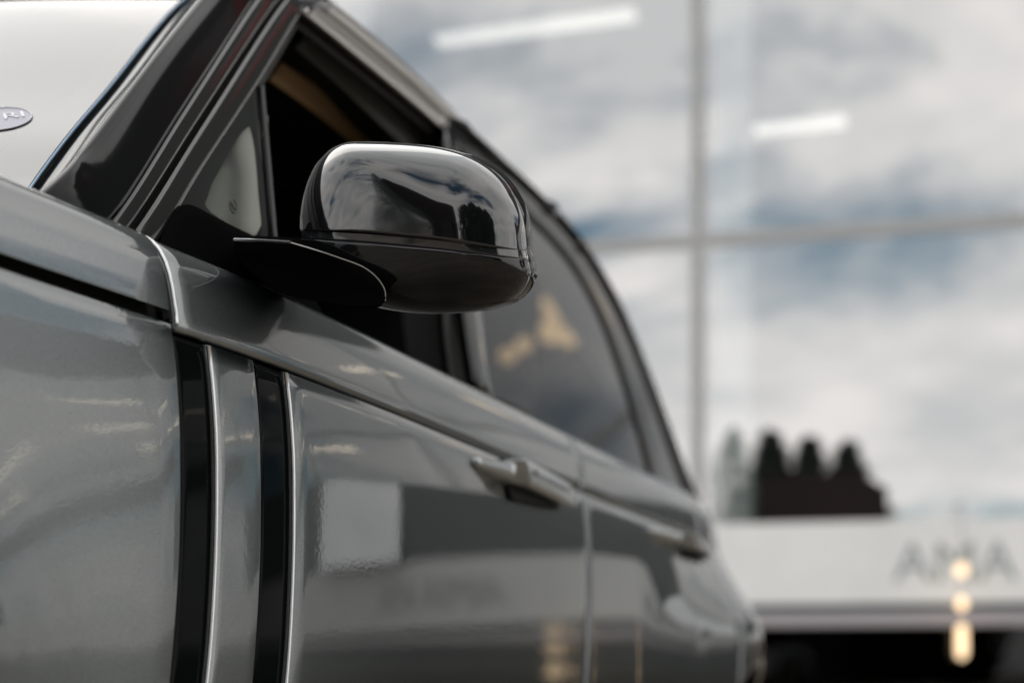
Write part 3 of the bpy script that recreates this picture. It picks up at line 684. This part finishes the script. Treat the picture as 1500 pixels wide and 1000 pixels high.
for sy in (-1, 1):
    C(box('headlight', -1.50, -1.44, sy * .62 - .14, sy * .62 + .14, .80, .95, CLEARL, bevel=.02))
    C(box('tail_light', 3.02, 3.09, sy * .50 - .1, sy * .50 + .1, .75, 1.05, REDL, bevel=.02))
C(box('underbody', -1.4, 3.05, -.72, .72, .30, .42, TRIM))
for wx in WHEELS:
    for sy in (-1, 1):
        y = sy * .80
        prof = [(.24, -.13), (.34, -.13), (.365, -.11), (.375, -.06), (.375, .06), (.365, .11), (.34, .13), (.24, .13)]
        ty = C(lathe('wheel', prof, TYRE, n=40, axis='Y', loc=(wx, y, WR)))
        rim = lathe('rim', [(.245, -.12), (.235, -.06), (.235, .12), (.245, .13)], ALLOY, ty, n=40, axis='Y', loc=(wx, y, WR))
        for k in range(10):
            a = 2 * math.pi * k / 10
            o = tube('spoke', [(wx + .04 * math.cos(a), y + sy * .09, WR + .04 * math.sin(a)), (wx + .236 * math.cos(a), y + sy * .1, WR + .236 * math.sin(a))], .016, ALLOY, ty, n=6)
        lathe('wheel_hub', [(.001, sy * .10), (.05, sy * .10), (.05, sy * .0), (.001, sy * .0)], ALLOY, ty, n=20, axis='Y', loc=(wx, y, WR))
        C(lathe('wheel_housing', [(.001, sy * -.18), (.43, sy * -.18), (.43, sy * .10)], TRIM, n=40, axis='Y', loc=(wx, y, WR)))

# door handles: a bar standing proud of the door
def handle(s0, s1, z0, z1, dy):
    o = []
    yb = side_y((s0 + s1) / 2, 1.06)
    prof = []
    n = 22; V = []; m_ = 12
    for i in range(n):
        t = i / (n - 1); s = s0 + (s1 - s0) * t
        e = min(1, math.sin(min(t, .5) * math.pi) * 99 if t < .005 else 1)
        pr = dy * (1.0 - .25 * t * t); zz0 = z0 - .004 * t; zz1 = z1 - .004 * t
        y0 = side_y(s, 1.06)
        sec = [(y0 + .0, zz1 - .004), (y0 - pr * .5, zz1 + .000), (y0 - pr + .005, zz1), (y0 - pr + .0015, zz1 - .0015), (y0 - pr, zz1 - .005),
               (y0 - pr, zz0 + .005), (y0 - pr + .0015, zz0 + .0015), (y0 - pr + .005, zz0), (y0 - pr * .5, zz0), (y0, zz0 + .004)]
        V += [(s + ((-.018 * (1 - (y0 - y) / dy) + .016 * max(0, (zz1 - z) / (zz1 - zz0))) if i == 0 else 0) + (.010 * max(0, (zz1 - z) / (zz1 - zz0)) if i == 1 else 0), y, z) for (y, z) in sec]
    k = len(V) // n
    F = grid_faces(n, k) + [tuple(range(k)), tuple((n - 1) * k + j for j in reversed(range(k)))]
    h = C(mesh_obj('door_handle', V, F, SILVER, toward=(0, -1, 0)))
    b = h.modifiers.new('bevel', 'BEVEL'); b.width = .003; b.segments = 3; b.limit_method = 'ANGLE'
    yy = side_y(s0 + .03, 1.06) - dy
    lathe('lock_mark', [(.0035, 0), (.0048, -.0006), (.0052, 0)], TRIM, h, n=20, axis='Y', loc=(s0 + .035, yy - .0003, (z0 + z1) / 2 + .003))
    tube('handle_slot', [(s0 - .014, side_y(s0, 1.06) - .001, z1 + .001), (s0 - .010, side_y(s0, 1.06) - .004, (z0 + z1) / 2), (s0 - .006, side_y(s0, 1.06) - .001, z0)], .004, TRIM, h)
    C(ribbon('handle_shade', [(s0 - .005, side_y(s0, 1.07) - .005, z0 + .012), (s1, side_y(s1, 1.07) - .005, z0 + .010)], [(s0 + .01, side_y(s0, 1.03) - .005, z0 - .020), (s1, side_y(s1, 1.03) - .005, z0 - .010)], DARK, None, nu=12, nv=5, thick=.0006, toward=(0, -1, 0), sm=False))  # dark strip laid on the door for the shade under the handle
def handle_wedge(s0, s1, z0, z1, d0, d1):  # tapered silver wedge ahead of the handle
    V = []; n = 10
    for i in range(n):
        t = i / (n - 1); s = s0 + (s1 - s0) * t; y0 = side_y(s, 1.06); d = d0 + (d1 - d0) * t; a = z0 + .008 * (1 - t); b = z1 - .006 * (1 - t)
        V += [(s, y0 + .002, b), (s, y0 - d * .7, b), (s, y0 - d, b - .004), (s, y0 - d, a + .005), (s, y0 - d * .7, a), (s, y0 + .002, a)]
    C(mesh_obj('handle_wedge', V, grid_faces(n, 6) + [tuple(range(6)), tuple((n - 1) * 6 + j for j in range(6))], SILVER, toward=(0, -1, 0)))
handle_wedge(.672, .768, 1.054, 1.080, .006, .026)
handle_wedge(1.63, 1.78, 1.052, 1.078, .008, .026)
handle(.792, 1.03, 1.052, 1.087, .036)
handle(1.86, 2.06, 1.050, 1.080, .036)

# ------------------------------------------------------------------ wing mirror (own frame: x across, y along the housing's axis, z up)
mc = Vector((0.2141, -1.1129, 1.2300)); ax = (mc - Vector((-1.069, -1.729, 0.787))).normalized()
rx = Vector((0.37010947, -0.92898815, 0)); rx = (rx - ax * rx.dot(ax)).normalized(); up = rx.cross(ax)
Mm = Matrix((rx, ax, up)).transposed().to_4x4(); Mm.translation = mc - CAR_T
mir = empty('wing_mirror'); mir.parent = car; mir.matrix_local = Mm
K = 6.72e-4
def q_(px, py): return ((px - 607) * K * 1.0, (335 - py) * K * .97)
TOP = [q_(*p) for p in ((434, 337), (436, 312), (441, 287), (450, 262), (462, 240), (477, 223), (493, 213), (512, 208), (540, 208), (580, 210), (620, 214), (655, 220), (690, 231), (720, 248), (742, 269), (757, 293), (766, 318), (770, 342), (771, 366))]
SPL = [q_(*p) for p in ((434, 337), (480, 339), (540, 342), (600, 347), (650, 352), (700, 358), (740, 363), (771, 366))]
SP2 = [q_(*p) for p in ((436, 350), (480, 352), (540, 355), (600, 360), (650, 365), (700, 371), (740, 376), (774, 380))]
LOW = [q_(*p) for p in ((436, 350), (440, 372), (452, 395), (480, 422), (515, 441), (550, 452), (590, 458), (630, 460), (680, 458), (720, 451), (748, 441), (766, 425), (777, 403), (776, 390), (774, 380))]
OUTL = TOP + list(reversed(LOW))
def v3(l): return [Vector((a, 0, b)) for a, b in l]
C0 = (0.01, 0.0)
_o = smooth_line(v3(OUTL + [OUTL[0]]), 240)[:-1]
_r = [math.hypot(p.x - C0[0], p.z - C0[1]) for p in _o]
_r = [max(_r[i], sum(_r[(i + k) % len(_r)] for k in range(-4, 5)) / 9) for i in range(len(_r))]
angs = sorted((math.atan2(p.z - C0[1], p.x - C0[0]) % (2 * math.pi), rr_) for p, rr_ in zip(_o, _r))
def Rad(t):
    t %= 2 * math.pi
    for (a0, r0), (a1, r1) in zip(angs, angs[1:] + [(angs[0][0] + 2 * math.pi, angs[0][1])]):
        tt = t if t >= a0 else t + 2 * math.pi
        if a0 <= tt <= a1: return r0 + (r1 - r0) * (tt - a0) / max(1e-9, a1 - a0)
    return angs[0][1]
def shell(x, z, D=.06, dx=0.0):
    rho = min(1, math.hypot(x - C0[0], z - C0[1]) / Rad(math.atan2(z - C0[1], x - C0[0])))
    e = 2.6 + 3.6 * sstep(C0[0] + .02 - x, 0, .10)
    return -D * (1 - rho ** e) ** .58 + tilt(x, z)
def tilt(x, z): return -.24 * (x - C0[0]) + .15 * z
def coons(lo, hi, nu, nv, D, curve=1.0):
    A = smooth_line(v3(lo), nu); B = smooth_line(v3(hi), nu); V = []
    for i in range(nu):
        for j in range(nv):
            t = j / (nv - 1); t = 1 - (1 - t) ** 1.6
            p = A[i].lerp(B[i], t); V.append((p.x, shell(p.x, p.z, D), p.z))
    return V, grid_faces(nu, nv)
def mesh_m(name, V, F, m, thick=.003):
    o = mesh_obj(name, V, F, m, mir, toward=(0, -1, 0), thick=thick); return o
V, F = coons(SPL, TOP, 72, 40, .066); cap = mesh_m('mirror_cap', V, F, CAP)
V, F = coons(SP2, SPL, 60, 7, .063); ind = mesh_m('indicator_lens', V, F, mat('smoked_indicator_lens', (.02, .022, .024), rough=.05, coat=1))
V, F = coons(SP2, LOW, 72, 36, .064); low = mesh_m('mirror_housing', V, F, GLOSS)
# bezel and reflecting glass at the back
A = smooth_line(v3(OUTL + [OUTL[0]]), 90); V = []
for i in range(90):
    p = A[i]; sh = .006 if p.x > 0.05 else .0
    for (y, sc, dx) in ((.0, .995, 0), (.012, 1.01, .003 + sh * .6), (.04, 1.0, .003 + sh), (.062, .95, .0 + sh), (.06, .90, sh), (.045, .88, sh)):
        V.append((p.x * sc + dx * (1 if p.x > 0 else 0), y + tilt(p.x, p.z), p.z * sc))
bez = mesh_m('mirror_bezel', V, grid_faces(90, 6), GLOSS, thick=0)
V = [(p.x * .89, .05 + tilt(p.x, p.z) * .89, p.z * .89) for p in A[:-1]]
mesh_m('mirror_glass', V, [tuple(range(89))], MIRRORG, thick=0)
# arm
ARM = ((336, 352), (380, 353), (430, 355), (470, 366), (500, 376), (530, 387), (548, 399), (559, 412), (564, 424), (564, 436), (556, 445), (530, 446), (500, 443), (440, 433), (400, 425), (360, 400), (332, 376))
pl = []
for (a, b) in ARM:
    x, z = q_(a, b); t = (a - 336) / 228
    pl.append((x, (.03 - .21 * t) if t < .5 else (-.075 - .02 * (t - .5)), z))
prism('mirror_arm', pl, (0.0, .13, .004), SAIL, mir, bevel=.0022, seg=4)
tube('arm_trim', [(p[0], p[1] + .001, p[2] + .0005) for p in pl[0:3]], .0016, SILVER, mir)
tube('arm_trim', [(p[0], p[1] + .001, p[2] + .0003) for p in smooth_line(pl[2:10], 30)], .0007, mat('dull_edge', (.35, .33, .31), rough=.3, metal=.7), mir)

# windscreen decals
def on_ws(i0, v0, off):
    a = wsn(i0, v0, off); b = (ws_pt(i0 + 1, v0) - ws_pt(i0 - 1, v0)).normalized(); c = (ws_pt(i0, v0 + .02) - ws_pt(i0, v0 - .02)).normalized()
    n = c.cross(b).normalized()
    if n.z < 0: n = -n
    xa = -c; yb = n.cross(xa)
    m = Matrix((xa, yb, n)).transposed().to_4x4() @ Matrix.Rotation(.45, 4, 'Z'); m.translation = a; return m
_t = Vector((0.1395, -0.6525, 1.3775)); DI, DV = min(((i, k / 400) for i in range(2, NW - 2) for k in range(4, 200)), key=lambda a: (ws_pt(a[0], a[1]) - _t).length)
dm = on_ws(DI, DV, .0008)
V = [dm @ Vector((.034 * math.cos(a), .042 * math.sin(a), 0)) for a in [2 * math.pi * k / 48 for k in range(48)]]
dec = C(mesh_obj('windscreen_decal', V, [tuple(range(48))], LILAC, toward=(-1, 0, 1)))
C(tube('decal_rim', [dm @ Vector((.033 * math.cos(a), .041 * math.sin(a), .0004)) for a in [2 * math.pi * k / 48 for k in range(49)]], .0007, WHITEP, n=5))
tx = text('decal_letters', 'RI', .030, WHITEP, None, (0, 0, 0), (0, 0, 0), .0002, 'LEFT')
tx.matrix_world = dm @ Matrix.Translation((.002, -.005, .0006)); tx.parent = car; tx.location = tx.location - CAR_T

# ------------------------------------------------------------------ what the glass front mirrors: a dark red hall and conifers across the yard
BARN = mat('dark_red_boards', (0.016, 0.004, 0.004), rough=0.9)
ROOFD = mat('dark_roof', (0.02, 0.02, 0.022), rough=0.7)
NEEDLE = mat('conifer_needles', (0.018, 0.035, 0.018), rough=0.8)
add_noise_color(NEEDLE, 1.5, (0.008, 0.018, 0.012), (0.022, 0.04, 0.022))
LEAF = mat('tree_leaves', (0.05, 0.08, 0.03), rough=0.7)
add_noise_color(LEAF, .8, (0.035, 0.06, 0.022), (0.08, 0.11, 0.04))
BARK = mat('bark', (0.07, 0.055, 0.045), rough=0.9)
def hall(q, d, wx, dy, h, ridge, label, m):
    b = loc2w(q, d, 0); t = empty('storage_hall', (b.x, b.y, 0), bld.rotation_euler.z); tag(t, label, 'hall')
    V, F = box_vf(-wx / 2, wx / 2, -dy / 2, dy / 2, 0, h); mesh_obj('wall', V, F, m, t, smooth=False)
    prism('roof', [(-wx / 2 - .02, -dy / 2 - .02, h + .01), (wx / 2 + .02, -dy / 2 - .02, h + .01), (wx / 2 - 1.4, -dy / 2 - .02, ridge), (-wx / 2 + .9, -dy / 2 - .02, ridge)], (0, dy + .04, 0), BARN, t)
    box('door', -1.6, 1.6, dy / 2 + .002, dy / 2 + .06, 0, 3.4, ROOFD, t)
    for k in (-1, 1): box('window', k * wx * .33 - .6, k * wx * .33 + .6, dy / 2 + .002, dy / 2 + .05, 2.0, 3.4, SHOPGL, t)
hall((6.1586, -52.5169, 11.7310)[0], (6.1586, -52.5169, 11.7310)[1] - 4, 7.6, 8, 11.0, 11.9, 'dark red hall mirrored in the lower right glass pane', BARN)
def conifer(q, d, h, r, label, grp='conifers behind the camera'):
    b = loc2w(q, d, 0); t = empty('conifer_tree', (b.x, b.y, 0), random.uniform(0, 6)); tag(t, label, 'tree', grp)
    tube('trunk', [(0, 0, 0), (0, 0, h * .5), (0, 0, h * .95)], .18, BARK, t, n=7)
    V = []; F = []
    for k in range(5000):
        z = h * (1 - random.random() ** .9 * .8); a = random.uniform(0, 6.283); rr = min((.40 + .14 * math.sin(z * 5.3 + h * 9) + .08 * math.sin(3 * a + z)) * (h - z), r) * random.random() ** .6 * 1.1 + .03
        c = Vector((math.cos(a) * rr, math.sin(a) * rr, z)); o_ = Vector((math.cos(a), math.sin(a), -.35)) * random.uniform(.45, .95); sd = Vector((-math.sin(a), math.cos(a), random.uniform(-.3, .3))) * random.uniform(.2, .42)
        i = len(V); V += [c - sd, c + sd, c + o_]; F.append((i, i + 1, i + 2))
    mesh_obj('crown', V, F, NEEDLE, t, smooth=False)
for (px, h, r, which) in (((3.3179, -58.0385, 15.1937), 15.5, 2.5, 'first pointed conifer beside the white column, over the dark red hall'), ((5.6572, -58.5485, 15.1937), 15.1, 2.6, 'middle pointed conifer standing between two others behind the dark red hall'), ((7.9159, -59.0409, 14.9873), 14.8, 2.3, 'pointed conifer farthest from the white column, behind the dark red hall')):
    conifer(px[0], px[1], h, r, which, 'three conifers behind the red hall')

YEW = mat('yew_foliage', (0.012, 0.02, 0.010), rough=0.8)
add_noise_color(YEW, 2.0, (0.007, 0.013, 0.006), (0.022, 0.034, 0.016))
def yew(az, dist, h, r, label):  # unseen trees added to give the mirror cap a dark reflection
    a = R(az); d = Vector((0.92899, 0.37011, 0)) * math.cos(a) + Vector((0.37011, -0.92899, 0)) * math.sin(a)
    p = Vector((-1.069, -1.729, 0)) + d * dist
    t = empty('added_yew', p, random.uniform(0, 6)); tag(t, label, 'tree', 'unseen yews added to darken the mirror cap')
    tube('trunk', [(0, 0, 0), (.05, 0, h * .4), (0, .05, h * .8)], .12, BARK, t, n=7)
    V = []; F = []
    for k in range(6000):
        z = h * random.uniform(.06, 1); e = math.sin(math.pi * min(1, (z / h) * .86 + .16)) ** .6
        ang = random.uniform(0, 6.283); lump = 1 + .18 * math.sin(3 * ang + z * 2.1) + .12 * math.sin(7 * ang - z * 3)
        rr = r * e * lump * math.sqrt(random.uniform(.25, 1.0)); c = Vector((math.cos(ang) * rr, math.sin(ang) * rr, z))
        v = Vector((random.gauss(0, 1), random.gauss(0, 1), random.gauss(0, 1))).normalized() * .19; q = v.cross(Vector((random.gauss(0, 1), random.gauss(0, 1), random.gauss(0, 1)))).normalized() * .13
        i = len(V); V += [c - v, c + q, c + v]; F.append((i, i + 1, i + 2))
    mesh_obj('crown', V, F, YEW, t, smooth=False)
yew(135, 7.0, 5.6, 1.5, 'unseen yew added at the row end farthest from the red hall')
yew(146, 7.6, 6.2, 1.5, 'unseen second yew from the row end, added to darken the mirror cap')
yew(157, 6.8, 6.4, 1.5, 'tallest unseen yew of the row, added to darken the mirror cap')
yew(169, 7.8, 6.0, 1.6, 'unseen yew nearest the red hall, added to darken the mirror cap')

# pale tree added so its reflection tints the glass over the white column
PALEL = mat('pale_leaves', (.15, .22, .20), rough=.7); add_noise_color(PALEL, .9, (.11, .17, .155), (.21, .28, .25))
p = loc2w((1.5062, -51.5027, 11.7310)[0], (1.5062, -51.5027, 11.7310)[1], 0); t = empty('added_pale_tree', p); tag(t, 'slender pale green tree added by the dark red hall to tint the glass', 'tree')
tube('trunk', [(0, 0, 0), (.05, 0, 6), (0, .05, 14)], .13, BARK, t, n=7)
V = []; F = []
for k in range(5200):
    z = 14.6 * (1 - random.random() ** .75 * .93); rr = min(1.35, .55 * (14.9 - z)) * math.sqrt(random.random()); a = random.uniform(0, 6.283)
    c = Vector((math.cos(a) * rr, math.sin(a) * rr, z)); v = Vector((random.gauss(0, 1), random.gauss(0, 1), random.gauss(0, 1))).normalized() * .16
    q = v.cross(Vector((random.gauss(0, 1), random.gauss(0, 1), random.gauss(0, 1)))).normalized() * .12; i = len(V); V += [c - v, c + q, c + v]; F.append((i, i + 1, i + 2))
mesh_obj('crown', V, F, PALEL, t, smooth=False)
